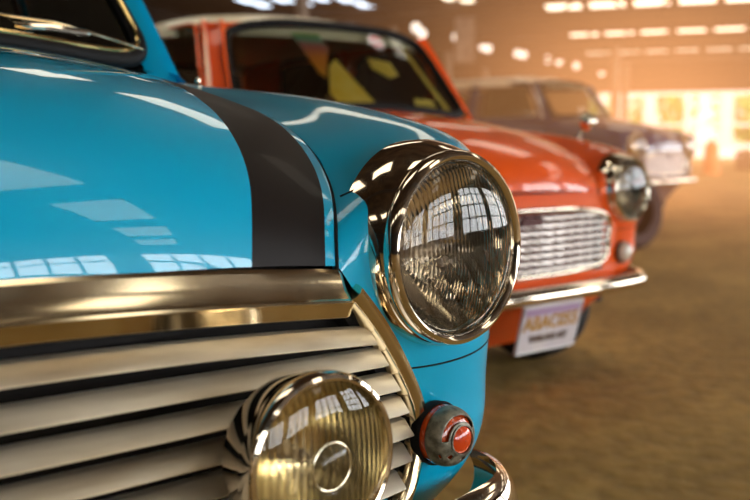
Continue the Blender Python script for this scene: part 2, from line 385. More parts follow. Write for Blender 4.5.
def old_car(name, loc, rz, body_m, bonnet_m, roof_m, label, cat='car', cooper=False, detail=True, steer=0, drop=0.):
    root = empty(name, (loc[0], loc[1], -drop), rz); tag(root, label, cat)
    q = 1.0 if detail else .6
    # --- shell: wings, front panel, flanks, tail
    W = net(np.array(WING), int(72 * q), int(96 * q))
    mb = MB().grid(W)
    Rr = net(np.array(REAR), int(52 * q), int(60 * q))
    lc = spl([r[-1] for r in WING], 281)      # the two nets share their joint
    for i in range(Rr.shape[0]): Rr[i, 0] = lc[int(round(i / (Rr.shape[0] - 1) * 200))]
    mb.grid(Rr)
    # scuttle between bonnet, wings and windscreen, out to the screen pillars
    front = [(0, .695, .966), (.25, .685, .955), (.503, .663, .906), (.53, .80, .931), (.56, .81, .929), (.59, .80, .925)]
    back = [(0, .72, .975), (.25, .735, .968), (.50, .785, .938), (.545, .82, .938), (.565, .845, .938), (.588, .87, .938)]
    f2 = spl(front[:3], 14); b2 = spl(back[:3], 14)
    mb.grid([f2, f2 * .5 + b2 * .5 + np.array((0, 0, -.004)), b2])
    mb.grid([[front[2], front[3], front[4], front[5]], [back[2], back[3], back[4], back[5]]])
    # waist up to the glass: from crest row back round
    top = Rr[-1]; belt = top.copy(); belt[:, 0] *= .965; belt[:, 2] += .028; belt[:, 1] = .86 + (belt[:, 1] - .80) * (2.62 - .86) / (2.78 - .80)
    mb.grid([top, (top + belt) / 2 + np.array((.006, 0, .006)) * (top[:, :1] > .05), belt])
    # front lower apron joining both sides below the grille
    ap = [[(x, y + .12 * x * x, z) for x in np.linspace(0, .43, 10)] for y, z in ((.16, .20), (.10, .26), (.045, .33), (.0, .39), (-.02, .43))]
    mb.grid(ap)
    # pillars
    def strip(a, b, w, d, bow=0):
        """flat pillar between points a (bottom) and b (top) with width vectors w (bottom,top)"""
        A, B = np.array(a), np.array(b)
        P = []
        for t in np.linspace(0, 1, 8):
            c = A + (B - A) * t + np.array((1, 0, 0)) * bow * math.sin(PI * t)
            ww = np.array(w[0]) * (1 - t) + np.array(w[1]) * t; dd = np.array(d)
            e = c + ww * .5 + dd * .012
            P.append([c - dd, c, e, c + ww, c + ww - dd])
        mb.grid(P)
    strip((.510, .785, .925), (.440, 1.005, 1.275), ((.056, .075, -.0), (.040, .055, .0)), (-.03, .02, -.01), .004)
    strip((.588, 1.62, .945), (.515, 1.60, 1.29), ((0.002, .06, 0), (0, .06, 0)), (-.03, 0, 0), .008)
    strip((.566, 2.28, .94), (.50, 2.18, 1.285), ((-.055, .33, -.01), (-.07, .27, -.03)), (-.03, -.01, 0), .01)
    # header rails over the doors and screens
    rail = [(.0, .945, 1.297), (.24, .96, 1.292), (.44, 1.01, 1.272), (.495, 1.10, 1.272), (.518, 1.5, 1.285), (.512, 2.0, 1.28), (.485, 2.36, 1.265), (.40, 2.46, 1.262), (.2, 2.49, 1.265), (0, 2.50, 1.268)]
    R2 = spl(rail, 70)
    mb.grid([R2 + np.array((0, 0, .0)), R2 + np.array((.004, -.002, -.012)), R2 + np.array((-.02, .01, -.03))])
    body = mb.build('body', body_m, root, mirror=True, angle=52)
    # wheel arches
    bm = bmesh.new(); bm.from_mesh(body.data)
    for wy in (.50, 2.46):
        R_ = .285
        for v in list(bm.verts):
            pass
        kill = [f for f in bm.faces if abs(f.calc_center_median().x) > .5 and f.calc_center_median().z < .62 and (f.calc_center_median().y - wy) ** 2 + (f.calc_center_median().z - .25) ** 2 < R_ ** 2]
        bmesh.ops.delete(bm, geom=kill, context='FACES')
        for v in bm.verts:
            if v.is_boundary and abs(v.co.x) > .5 and v.co.z < .62:
                d = Vector((0, v.co.y - wy, v.co.z - .25)); L = d.length
                if L < R_ + .05 and L > .1:
                    d *= R_ / L; v.co.y = wy + d.y; v.co.z = max(.2, .25 + d.z)
    bm.to_mesh(body.data); bm.free()
    bm = bmesh.new(); bm.from_mesh(body.data)
    for f in [f for f in bm.faces if f.calc_center_median().y < .13 and math.hypot(abs(f.calc_center_median().x) - .5105, f.calc_center_median().z - .7005) < .098]: bm.faces.remove(f)
    bm.to_mesh(body.data); bm.free()
    # inside of the shell: dark tub so nothing shows through
    tub = MB()
    tub.box((0, 1.55, .30), (1.30, 2.7, .04)).box((0, .80, .58), (1.22, .03, .60)).box((0, 2.5, .62), (1.2, .03, .6))
    for s in (-1, 1):
        tub.box((s * .50, .47, .47), (.02, .62, .42)).box((s * .50, 2.46, .47), (.02, .62, .42))
    tub.build('floor_pan', M['dark'], root, smooth=False)
    # --- bonnet
    nu, nv = int(90 * q), int(81 * q)
    E_ = spl(EDGE, nu); Md = spl(MID, nu); us = np.linspace(-1, 1, nv)
    us = np.sign(us) * (1 - (1 - np.abs(us)) ** 1.25)
    H = np.zeros((nu, nv, 3))
    for j, u in enumerate(us):
        a = abs(u); lip = 1 - a ** 2.5
        H[:, j, 0] = E_[:, 0] * u
        H[:, j, 1] = E_[:, 1] + (Md[:, 1] - E_[:, 1]) * (1 - a ** 2)
        H[:, j, 2] = E_[:, 2] + (Md[:, 2] - E_[:, 2]) * lip
    hb = MB().grid(H)
    # turned-down side lips
    for j in (0, -1):
        e = H[:, j]; hb.grid([e, e + np.array((0, .004, -.012))])
    bo = hb.build('bonnet', bonnet_m, root, angle=60)
    me = bo.data; uvl = me.uv_layers.new(name='UVMap')
    from mathutils.kdtree import KDTree
    kd = KDTree(nu * nv)
    for i in range(nu):
        for j in range(nv): kd.insert(H[i, j], i * nv + j)
    kd.balance()
    for lp in me.loops:
        k = kd.find(me.vertices[lp.vertex_index].co)[1]
        uvl.data[lp.index].uv = (us[k % nv] * .5 + .5, (k // nv) / (nu - 1))
    # panel joints on the front: dark seams
    def on_wing(r, c):   # r 0..7 row, c 0..7 column
        return W[int(round(r / 7 * (W.shape[0] - 1))), int(round(c / 7 * (W.shape[1] - 1)))]
    for s in (-1, 1):
        seam = MB()
        i2 = [on_wing(r, c) for r, c in ((6.95, 2.05), (6.4, 2.02), (5.9, 2.0), (5.4, 1.95))]
        seam.tube([(p[0] * s, p[1], p[2]) for p in i2], .0016, 6)
        i2 = [on_wing(2.5, c) for c in np.linspace(.25, 4.2, 40)]
        seam.tube([(p[0] * s, p[1] + .0005, p[2]) for p in i2], .0014, 6)
        e = E_ + np.array((.0022, 0, -.004)); seam.tube([(p[0] * s, p[1], p[2]) for p in e[::2]], .0022, 6)
        seam.build('panel_seam', M['rubber'], root)
    # --- bonnet strip over the grille
    xs = np.linspace(-.352, .352, 61); path = []
    for x in xs:
        k = (abs(x) / .355); y = -.0599 + .0405 * k ** 2; z = .7115 - .0235 * k ** 1.7
        tx = Vector((1, .081 * x / .355 / .355 * .355 * 2 * .5, 0)).normalized(); yd = Vector((-tx.y, tx.x, 0))
        path.append(((x, y, z), yd, (0, 0, 1)))
    if cooper:
        prof = [(.016, .0), (.006, .0015), (.002, -.002), (-.001, -.010), (-.005, -.019), (-.0115, -.0262), (-.0150, -.0272), (-.0165, -.0295), (-.0150, -.032), (-.0095, -.0450), (-.006, -.0465), (.016, -.0465)]
        mbs = MB().sweep(path, prof)
        # folded, tapered ends
        for s in (-1, 1):
            p, yd, zd = path[-1] if s > 0 else path[0]
            rings = []
            for k, t in enumerate(np.linspace(0, 1, 7)):
                rings.append([Vector(p) + Vector((s * .020 * t, .014 * t * t, 0)) + yd * (a + .010 * t) + Vector((0, 0, (b * (1 - .12 * t)) - .006 * t)) for a, b in prof])
            o = len(mbs.v); mbs.grid(rings, close_v=True); mbs.f.append(tuple(o + 6 * len(prof) + j for j in range(len(prof))))
        mbs.build('bonnet_trim', M['chrome_old'], root, angle=28)
    # --- grille
    if cooper:
        GO = [(.372, -.010, .666), (.4115, -.002, .6235), (.4517, .007, .5665), (.4765, .012, .5145), (.4735, .012, .4687), (.447, .006, .419), (.40, .0, .385)]
        G = spl(GO, 60)
        for s in (-1, 1):
            sur = MB()
            rings = []
            for i, p in enumerate(G):
                t = G[min(i + 1, 59)] - G[max(i - 1, 0)]; t = t / np.linalg.norm(t); nrm = np.array((-t[2], 0, t[0])); nrm *= np.sign(nrm[0])
                out = []
                for a, b in ((.0090, .012), (.0085, -.004), (.0060, -.0125), (.0, -.0160), (-.0070, -.0145), (-.0125, -.009), (-.0150, -.004), (-.0150, .012)):
                    out.append(((p + nrm * a)[0] * s, p[1] + b, (p + nrm * a)[2]))
                rings.append(out)
            o = len(sur.v); sur.grid(rings); sur.f.append(tuple(o + j for j in range(8))); sur.f.append(tuple(o + 59 * 8 + j for j in range(8)))
            sur.build('grille_surround', M['chrome_old'], root, angle=35)
        zc = [.640, .6055, .573, .5415, .510, .479, .448, .417]; ze = [.6155, .591, .5612, .533, .505, .4765, .447, .417]
        mg = MB()
        for z0, z1 in zip(zc, ze):
            he = float(np.interp(-z1, -G[:, 2], G[:, 0])) - .021
            path = []
            for x in np.linspace(-he, he, 49):
                k = abs(x) / .40; y = -.050 + .038 * k ** 2; z = z0 + (z1 - z0) * k ** 1.8
                path.append(((x, y, z), (0, 1, 0), (0, 0, 1)))
            # louvre: blade sloping down and forward with a rolled lip
            mg.sweep(path, [(.018, .0085), (.0085, .0080), (.0070, .0072), (-.0078, -.0052), (-.0088, -.0066), (-.0078, -.0080), (-.0060, -.0076), (.0075, .0042), (.018, .0060)])
        g = mg.build('grille', M['slat'], root, angle=35)
        # black rails that carry the louvres and the cavity behind
        cav = MB().box((0, .035, .54), (.90, .01, .36))
        cav.grid([[(x, -.016 + .11 * x * x, z) for x in np.linspace(-.36, .36, 17)] for z in (.672, .645)])
        for s in (-1, 1):
            cav.grid([[(s * (p[0] - .012), p[1] + .002, p[2]) for p in G], [(s * (p[0] - .030), p[1] + .006, p[2]) for p in G], [(s * (p[0] - .030), p[1] + .035, p[2]) for p in G]])
        cav.build('grille_backing', M['rubber'], root)
    else:
        # wide grille with wavy bars in a chrome frame
        zt, zb, hw = .640, .452, .395
        def oy(x): return -.035 + .16 * x * x
        out = []
        for u, v in rrect(72, e=4.5):
            x = u * (hw + .02 * (v > 0) * v); z = (zt + zb) / 2 + v * (zt - zb) / 2 + .012 * (1 - u * u) * (1 if v > 0 else 0)
            out.append((x, oy(x) - .008, z))
        MB().tube(out, .0085, 10, closed=True).build('grille_surround', M['chrome'], root)
        mg = MB(); nb = 8
        for k in range(nb):
            z = zb + .016 + (zt - zb - .032) * k / (nb - 1); h = hw - (.03 if k in (0, nb - 1) else .012)
            xs_ = np.linspace(-h, h, 85)
            pth = []
            for x in xs_:
                zz = z + .0022 * math.sin(x * 2 * PI / .052)
                pth.append(((x, oy(x), zz), (0, 1, 0), (0, 0, 1)))
            mg.sweep(pth, [(.010, .0055), (-.004, .0062), (-.0085, .0028), (-.0085, -.0024), (-.004, -.0050), (.010, -.0048)])
        g = mg.build('grille', M['satin'], root, angle=60)
        MB().box((.0, oy(0) - .012, .617), (.085, .012, .026)).build('badge_hole', M['maroon'], root)  # dark maroon block painting in the shade of the badge hole
        fp = MB()
        # body-colour panel framing that grille, with a dark back
        fp.grid([[(x, oy(x) + .002 + .0, z) for x in np.linspace(-.44, .44, 31)] for z in (.405, .445)])
        fp.grid([[(x, oy(x) + .006, z) for x in np.linspace(-.40, .40, 31)] for z in (.640, .70)])
        for s in (-1, 1): fp.grid([[(s * x, oy(x) + .004, z) for x in np.linspace(.385, .47, 5)] for z in np.linspace(.405, .66, 8)])
        fp.build('front_panel', body_m, root)
        MB().grid([[(x, oy(x) + .035, z) for x in np.linspace(-.42, .42, 31)] for z in (.43, .66)]).build('grille_backing', M['maroon'], root)
    # --- lamps
    for s in (1, -1):
        headlight(root, s, (.5105, -.010, .7005), detail=detail)
        indicator(root, s, cooper)
    if cooper:
        for s in (1, -1):
            fm = frame((.2535 * s, -.128, .5445), math.radians(4.5) * s, math.radians(1))
            sh = MB().lathe([(.012, -.082), (.036, -.078), (.056, -.066), (.068, -.047), (.0745, -.022), (.0760, -.008), (.0755, -.004)], n=96, cap0=True).build('spot_lamp', M['chrome'], root, mtx=fm)
            MB().lathe([(.0740, -.012), (.0775, -.010), (.0786, -.004), (.0786, .003), (.0765, .008), (.0735, .0095), (.0712, .0085), (.0700, .005), (.0700, -.002)], n=96).build('rim', M['chrome'], sh)
            MB().lathe([(r, -.058 + .056 * (r / .070) ** 2) for r in np.linspace(.0015, .0700, 22)], n=96).build('reflector', M['lamp_reflector'], sh)
            lp = [(.0702, .004), (.060, .009), (.045, .0125), (.030, .0145), (.0235, .0148), (.0215, .0135), (.0195, .0150), (.016, .0185), (.010, .0208), (.004, .0216), (.0002, .0218)]
            MB().lathe(lp, n=96).build('lens', M['lamp_lens'], sh, angle=180)
            MB().tube([(.0205 * math.cos(t), -.0150, .0205 * math.sin(t)) for t in np.linspace(0, 2 * PI, 60)[:-1]], .0009, 8, closed=True).build('lens_ring', M['lamp_reflector'], sh)
            MB().lathe([(.0005, -.020), (.005, -.022), (.0065, -.03), (.0065, -.045), (.010, -.05), (.010, -.058)], n=24).build('bulb', M['bulb'], sh)
            MB().tube([(0, .05, -.06), (0, .05, -.12)], .008, 12).tube([(0, .05, -.11), (0, .10, -.14)], .010, 12).build('bracket', M['rubber'], sh)
    # --- bumper
    bz = .395 if cooper else .402
    bp = [(-.600, .060, bz + .002), (-.602, .032, bz + .002), (-.595, .002, bz + .001), (-.565, -.032, bz), (-.47, -.062, bz), (-.24, -.092, bz - .002), (0, -.10, bz - .002)]
    if not cooper: bp = [(-.606, .09, bz), (-.602, .04, bz), (-.582, -.005, bz), (-.53, -.048, bz), (-.46, -.07, bz), (-.24, -.092, bz), (0, -.10, bz)]
    bp = bp + [(-x, y, z) for x, y, z in reversed(bp[:-1])]
    B = spl(bp, 90); path = []
    for i, p in enumerate(B):
        t = Vector(B[min(i + 1, 89)] - B[max(i - 1, 0)]).normalized(); o = Vector((t.y, -t.x, 0)).normalized()
        path.append((tuple(p), tuple(o), (0, 0, 1)))
    if cooper:
        prof = [(-.004, .040), (.004, .038), (.012, .030), (.019, .018), (.0225, .004), (.0215, -.010), (.0165, -.022), (.008, -.031), (-.002, -.034), (-.004, -.030), (.004, -.026), (.012, -.018), (.0165, -.008), (.0175, .004), (.0145, .015), (.008, .026), (0, .033)]
    else:
        prof = [(-.010, .026), (.0, .027), (.010, .022), (.019, .010), (.022, -.002), (.019, -.014), (.010, -.021), (.0, -.023), (-.010, -.020), (-.002, 0)]
    bu = MB().sweep(path, prof).build('bumper', M['chrome'], root, angle=60)
    rb = [(x * .985, 3.0 - y * .75 + .03, z) for x, y, z in B]
    path = []
    for i, p in enumerate(rb):
        t = (Vector(rb[min(i + 1, 89)]) - Vector(rb[max(i - 1, 0)])).normalized(); path.append((tuple(p), tuple(Vector((-t.y, t.x, 0)).normalized()), (0, 0, 1)))
    MB().sweep(path, prof).build('bumper', M['chrome'], root, angle=60)
    # --- roof
    nu, nv = 40, 41
    yf = lambda u: .945 + .075 * abs(u) ** 2.2; yr = lambda u: 2.50 - .07 * abs(u) ** 2.2
    P = []
    for i in range(nu):
        v = i / (nu - 1); row = []
        for u in np.linspace(-1, 1, nv):
            vv = 2 * v - 1; w = .44 + .085 * (1 - abs(vv) ** 4)
            cr = (1 - abs(u) ** 2.8) ** .55 * (1 - abs(vv) ** 3.4) ** .55
            ed = 1.286 - .016 * abs(vv) ** 3 - .006 * abs(u)
            row.append((u * w, yf(u) + (yr(u) - yf(u)) * v, ed + .022 * (1 - abs(u) ** 6) * (1 - abs(vv) ** 6) + .058 * cr))
        P.append(row)
    P = np.array(P)
    ring = np.array([P[0][j] for j in range(nv)] + [P[i][-1] for i in range(1, nu)] + [P[-1][j] for j in range(nv - 2, -1, -1)] + [P[i][0] for i in range(nu - 2, 0, -1)])
    out = ring - np.array((0, 1.72, 0)); out[:, 2] = 0; out /= np.linalg.norm(out, axis=1)[:, None]
    rm = MB().grid(P); rm.grid([ring, ring + out * .008 + np.array((0, 0, -.012)), ring + out * .010 + np.array((0, 0, -.030)), ring + out * .0 + np.array((0, 0, -.032))], close_v=True)
    roof = rm.build('roof', roof_m, root, angle=70)
    MB().tube(ring + out * .012 + np.array((0, 0, -.030)), .0055, 8, closed=True).build('drip_rail', roof_m, roof)
    # --- windscreen
    fn = lambda u, v: ws_point(u, .5 + .5 * v)
    ol = rrect(120, e=7)
    ws = lamp_disc(fn, ol, 10).build('windscreen', M['glass'], root)
    MB().tube([ws_point(u, .5 + .5 * v, -.002) for u, v in ol], .0155, 10, closed=True).build('rubber_seal', M['rubber'], ws)
    MB().tube([ws_point(u * .985, .5 + .485 * v, .0135) for u, v in ol], .0042 if cooper else .003, 8, closed=True).build('seal_trim', M['brass'] if cooper else M['rubber'], ws)
    # screen-pillar outer trim and gutter, bright on the pale-roofed car
    for s in (-1, 1):
        MB().tube([(.572 * s, .864, .94), (.540 * s, .945, 1.10), (.494 * s, 1.065, 1.285)], .0085, 8).build('pillar_trim', roof_m if roof_m is not body_m else M['blue'], root)
    # side and rear glass
    for s in (-1, 1):
        for nm, (y0, y1, y2, y3) in (('side_window', (.872, 1.62, 1.085, 1.60)), ('rear_side_window', (1.68, 2.28, 1.66, 2.18))):
            bx0 = .583; tx0 = .512
            def fs(u, v, y0=y0, y1=y1, y2=y2, y3=y3):
                a, b = (u + 1) / 2, (v + 1) / 2
                y = (y0 + (y1 - y0) * a) * (1 - b) + (y2 + (y3 - y2) * a) * b
                return np.array((s * ((.578 * (1 - b) + .508 * b) + .010 * math.sin(PI * b)), y, .955 * (1 - b) + 1.275 * b))
            ol2 = rrect(64, e=9)
            w = lamp_disc(fs, ol2, 4).build(nm, M['glass'], root)
            MB().tube([fs(u, v) for u, v in ol2], .007, 8, closed=True).build('window_frame', body_m if nm == 'side_window' else M['rubber'], w)
    def fr(u, v):
        b = (v + 1) / 2; x = u * (.47 * (1 - b) + .40 * b)
        return np.array((x, (2.625 * (1 - b) + 2.505 * b) - .12 * u * u * .6, .945 * (1 - b) + 1.25 * b))
    rw = lamp_disc(fr, rrect(80, e=6), 5).build('rear_window', M['glass'], root)
    MB().tube([fr(u, v) for u, v in rrect(80, e=6)], .014, 8, closed=True).build('rubber_seal', M['rubber'], rw)
    # --- cabin
    MB().grid([[(x, .76 + .1 * x * x, .945) for x in np.linspace(-.52, .52, 9)], [(x, .98, .935) for x in np.linspace(-.54, .54, 9)], [(x, 1.0, .80) for x in np.linspace(-.54, .54, 9)]]).build('dashboard', M['seat'], root)
    sw = frame((.30, 1.10, .87), 0, math.radians(-52) )
    wh = MB()
    wh.tube([(math.cos(t) * .18, 0, math.sin(t) * .18) for t in np.linspace(0, 2 * PI, 40)[:-1]], .009, 8, closed=True)
    for t in (0, 2.1, 4.2): wh.tube([(0, .02, 0), (math.cos(t) * .18, 0, math.sin(t) * .18)], .006, 6)
    wh.tube([(0, .02, 0), (0, -.28, 0)], .014, 8)
    wh.build('steering_wheel', M['rubber'], root, mtx=sw)
    for s in (-1, 1):
        st = MB()
        st.grid([[(s * .29 + u * .20, y, z - .02 * abs(u) ** 3) for u in np.linspace(-1, 1, 9)] for y, z in ((1.25, .36), (1.22, .46), (1.30, .50), (1.5, .49), (1.62, .48), (1.68, .60), (1.74, .85), (1.76, .93), (1.80, .94), (1.83, .85), (1.76, .45))])
        st.build('seat', M['seat'], root)
    MB().grid([[(u * .52, y, z) for u in np.linspace(-1, 1, 9)] for y, z in ((1.98, .36), (1.96, .46), (2.25, .48), (2.36, .70), (2.42, .90), (2.5, .91))]).build('rear_seat', M['seat'], root)
    # --- wheels, door handles
    for (x, y) in ((.60, .50), (.60, 2.46)):
        for s in (-1, 1): wheel(root, x * s, y, s, steer if y < 1 else 0)
    for s in (-1, 1):
        MB().tube([(.712 * s, 1.46, .80), (.728 * s, 1.49, .80), (.728 * s, 1.58, .80)], .008, 8).build('door_handle', M['chrome'], root)
        sm = MB(); sm2 = MB()
        sm.tube([(.694 * s, .87, .85), (.709 * s, .87, .71), (.709 * s, .87, .58), (.704 * s, .88, .44), (.69 * s, .90, .30)], .003, 6)
        sm2.tube([(.686 * s, 1.64, .85), (.705 * s, 1.64, .71), (.706 * s, 1.64, .58), (.703 * s, 1.64, .44), (.69 * s, 1.64, .30)], .003, 6)
        sm.build('door_seam', M['rubber'], root); sm2.build('door_seam', M['rubber'], root)
    return root

# ------------------------------------------------------------------ the three cars
blue = old_car('car', (0, 0, 0), 0, M['blue'], M['blue_stripe'], M['blue'],
               'bright blue small classic car with black bonnet stripe and chrome louvred grille, closest to us', cooper=True)
for side in (1,):
    # wiper lying along the foot of the screen
    P = lambda u, v, o: tuple(ws_point(u, v, o))
    wp = wiper(blue, [(.265, .735, .999), (.32, .735, 1.001), (.388, .748, .998)], [(.10, .740, 1.03), (.252, .755, 1.0175), (.3244, .745, 1.011), (.388, .748, 1.0), (.446, .76, .9895), (.4934, .775, .9815)])
    wp2 = wiper(blue, [P(-.85, .05, .012), P(-.60, .11, .03), P(-.32, .11, .032)], [P(-.88, .17, .014), P(-.60, .16, .017), P(-.32, .12, .02), P(-.06, .09, .014)])
MB().lathe([(.008, -.004), (.008, .004), (.004, .010), (.005, .014), (.003, .020), (.0005, .021)], mtx=Matrix.Translation((.57, .72, .914)) @ Matrix.Rotation(-PI / 2, 4, 'X'), n=20).build('aerial_base', M['chrome'], blue)

RED_AT = Vector((1.823, 1.129, 0))
red = old_car('car', RED_AT, 0, M['red'], M['red'], M['cream'],
              'orange-red small classic car with cream roof and white number plate, next to the blue one', drop=.026)
# wing mirrors
for s in (1, -1):
    a = MB().tube([(.585 * s, .275, .865), (.592 * s, .262, .90), (.60 * s, .255, .915)], .006, 10).build('wing_mirror', M['chrome'], red)
    MB().lathe([(.001, .032), (.018, .029), (.029, .016), (.034, .0), (.0335, -.004), (.001, -.004)], mtx=frame((.602 * s, .25, .93), 0, 0), n=40).build('mirror_shell', M['chrome'], a)
# number plate hung under the bumper
pl = MB().box((0, 0, 0), (.262, .006, .150)).build('number_plate', M['plate'], red, smooth=False, mtx=Matrix.Translation((.045, -.085, .305)) @ Matrix.Rotation(math.radians(14), 4, 'X'))
fm = MB()
fm.tube([(-.13, -.004, -.074), (.13, -.004, -.074), (.13, -.004, .074), (-.13, -.004, .074)], .003, 6, closed=True)
fm.build('plate_border', M['white'], pl)
MB().box((0, -.004, .056), (.235, .002, .022)).build('plate_band', M['mauve'], pl, smooth=False)
def lettering(txt, size, z, m, name, w=1.0):
    cu = bpy.data.curves.new(name, 'FONT'); cu.body = txt; cu.size = size; cu.align_x = 'CENTER'; cu.align_y = 'CENTER'; cu.extrude = .001; cu.offset = .0012
    o = bpy.data.objects.new(name, cu); COL.objects.link(o)
    dg = bpy.context.evaluated_depsgraph_get(); me = bpy.data.meshes.new_from_object(o.evaluated_get(dg)); bpy.data.objects.remove(o)
    n = bpy.data.objects.new(name, me); COL.objects.link(n); n.parent = pl; me.materials.clear(); me.materials.append(m)
    n.matrix_local = Matrix.Translation((0, -.0042, z)) @ Matrix.Rotation(PI / 2, 4, 'X') @ Matrix.Diagonal((w, 1, 1, 1))
lettering('ABAC055', .062, .018, M['gold'], 'lettering', .93)
lettering('THAILAND ART', .028, -.032, M['ink'], 'small_lettering', .85)
# round sticker on the screen
def onws(u, v, off, root=red): return tuple(ws_point(u, v, off))
def ws_patch(cu, cv, ru, rv, pts, m, name, off):
    f = lambda a, b: ws_point(cu + a * ru, cv + b * rv, off)
    return lamp_disc(f, pts, 3).build(name, m, red)
circ = [(math.cos(2 * PI * i / 40), math.sin(2 * PI * i / 40)) for i in range(40)]
st = ws_patch(.30, .83, .080, .085, circ, M['white'], 'sticker', .003)
for sgn in (1, -1):
    pts = [(.8 * math.cos(t), sgn * (.22 + .62 * math.sin(t))) for t in np.linspace(.0, PI, 16)]
    f = lambda a, b: ws_point(.47 + a * .080, .83 + (b * .5 + sgn * .25 * 1.0) * .085, .005)
    pm = MB(); c = ws_point(.30, .83 + sgn * .085 * .45, .0045)
    ring = [ws_point(.30 + .062 * math.cos(t), .83 + .085 * sgn * (.20 + .55 * math.sin(t)), .0045) for t in np.linspace(0, PI, 16)]
    pm.add([c] + ring, [(0, i, i + 1) for i in range(1, 16)])
    pm.build('sticker_emblem', M['stickred'], st)

# cards added as painted reflections in the orange-red car's screen
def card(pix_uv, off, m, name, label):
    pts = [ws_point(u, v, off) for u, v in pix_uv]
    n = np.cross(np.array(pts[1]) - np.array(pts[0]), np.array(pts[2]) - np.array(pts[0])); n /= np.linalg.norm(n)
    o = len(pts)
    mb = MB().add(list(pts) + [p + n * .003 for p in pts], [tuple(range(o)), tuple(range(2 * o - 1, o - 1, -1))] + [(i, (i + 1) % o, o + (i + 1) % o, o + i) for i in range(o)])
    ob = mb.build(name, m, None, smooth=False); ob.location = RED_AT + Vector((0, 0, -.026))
    return tag(ob, label, 'card', 'painted reflections in the orange-red car windscreen')
card([(-.42, .92), (-.19, .93), (-.14, .76), (-.27, .38), (-.31, .43)], -.02, M['rainbow'], 'reflection_card', 'iridescent pointed patch, a painted reflection high behind the orange-red car windscreen')
card([(-.21, .52), (-.13, .62), (.06, .03), (-.24, .02), (-.29, .20)], -.02, M['yellow'], 'reflection_card', 'yellow slanted patch, a painted reflection low behind the orange-red car windscreen, under the iridescent one')
card([(.24, .74), (.48, .72), (.50, .56), (.38, .50), (.24, .60)], -.05, M['yellow'], 'reflection_card', 'small yellow painted reflection just under the oval sticker on the windscreen')
card([(-.66, .12), (-.40, .16), (-.42, -.02), (-.70, -.03)], -.03, M['yellow'], 'reflection_card', 'small yellow painted reflection low in the corner of the windscreen next to the door')
card([(.48, .22), (.72, .25), (.74, .07), (.44, .07)], -.03, M['yellow'], 'reflection_card', 'wide yellow painted reflection low in the windscreen beside the far pillar')

card([(.70, .90), (.76, .90), (.93, .08), (.84, .08)], -.025, M['yellow'], 'reflection_card', 'tall narrow yellow strip, a painted reflection behind the windscreen next to its far pillar')
for s in (-1, 1):
    if s > 0: MB().tube([tuple(ws_point(1.035, v, .004)) for v in np.linspace(.03, .86, 12)], .0085, 8).build('screen_trim_glint', M['brass'], red)  # trim strip coloured gold, painting in sun reflected by the pillar edge
# ------------------------------------------------------------------ placing by the hall's own axes
RT = Vector((math.cos(YAW), -math.sin(YAW), 0)); FW = Vector((math.sin(YAW), math.cos(YAW), 0))
def cam_xy(r, d, z=0): p = CAM + RT * r + FW * d; return Vector((p.x, p.y, z))
phi = math.radians(10)
c_, s_ = math.cos(phi), math.sin(phi)
fl = cam_xy((692 - 375) / 900 * 9.8, 9.8)          # where its front corner stands
loc3 = Vector((fl.x - .73 * c_, fl.y - .73 * s_, 0))
navy = old_car('car', loc3, phi, M['navy'], M['navy'], M['cream'],
               'dark navy old car with cream roof standing beyond the orange-red one, half lost in haze', detail=False)
navy.scale = (1.18, 1.18, 1.18)
sh = MB().grid([[(-.520 + .05 * (z - .95) / .3, y, z) for y in np.linspace(.98 + (z - .95) * .5, 1.55, 6)] for z in np.linspace(.96, 1.24, 5)]).build('sunshade', M['sun_shade'], None)
sh.location = loc3; sh.rotation_euler = (0, 0, phi); sh.scale = (1.18, 1.18, 1.18); tag(sh, 'cream cloth sunshade in the side window of the navy car', 'sunshade')

# a loose tyre standing behind the orange-red car
ty = MB().lathe([(.175, -.09), (.215, -.10), (.265, -.098), (.29, -.075), (.297, -.04), (.293, -.035), (.297, -.03), (.297, .03), (.293, .035), (.297, .04), (.29, .075), (.265, .098), (.215, .10), (.175, .09), (.172, .0), (.175, -.09)], n=64).build('tyre', M['maroon_rubber'], None)
ty.location = cam_xy((630 - 375) / 900 * 7.2, 7.2, .297); ty.rotation_euler = (math.radians(-3), 0, math.radians(-8))
rimp = MB().lathe([(.176, -.085), (.165, -.08), (.15, -.03), (.12, .02), (.06, .03), (.001, .03)], n=40).build('rim', M['maroon'], ty)
tag(ty, 'dark maroon tyre standing upright behind the headlight of the orange-red car', 'tyre')

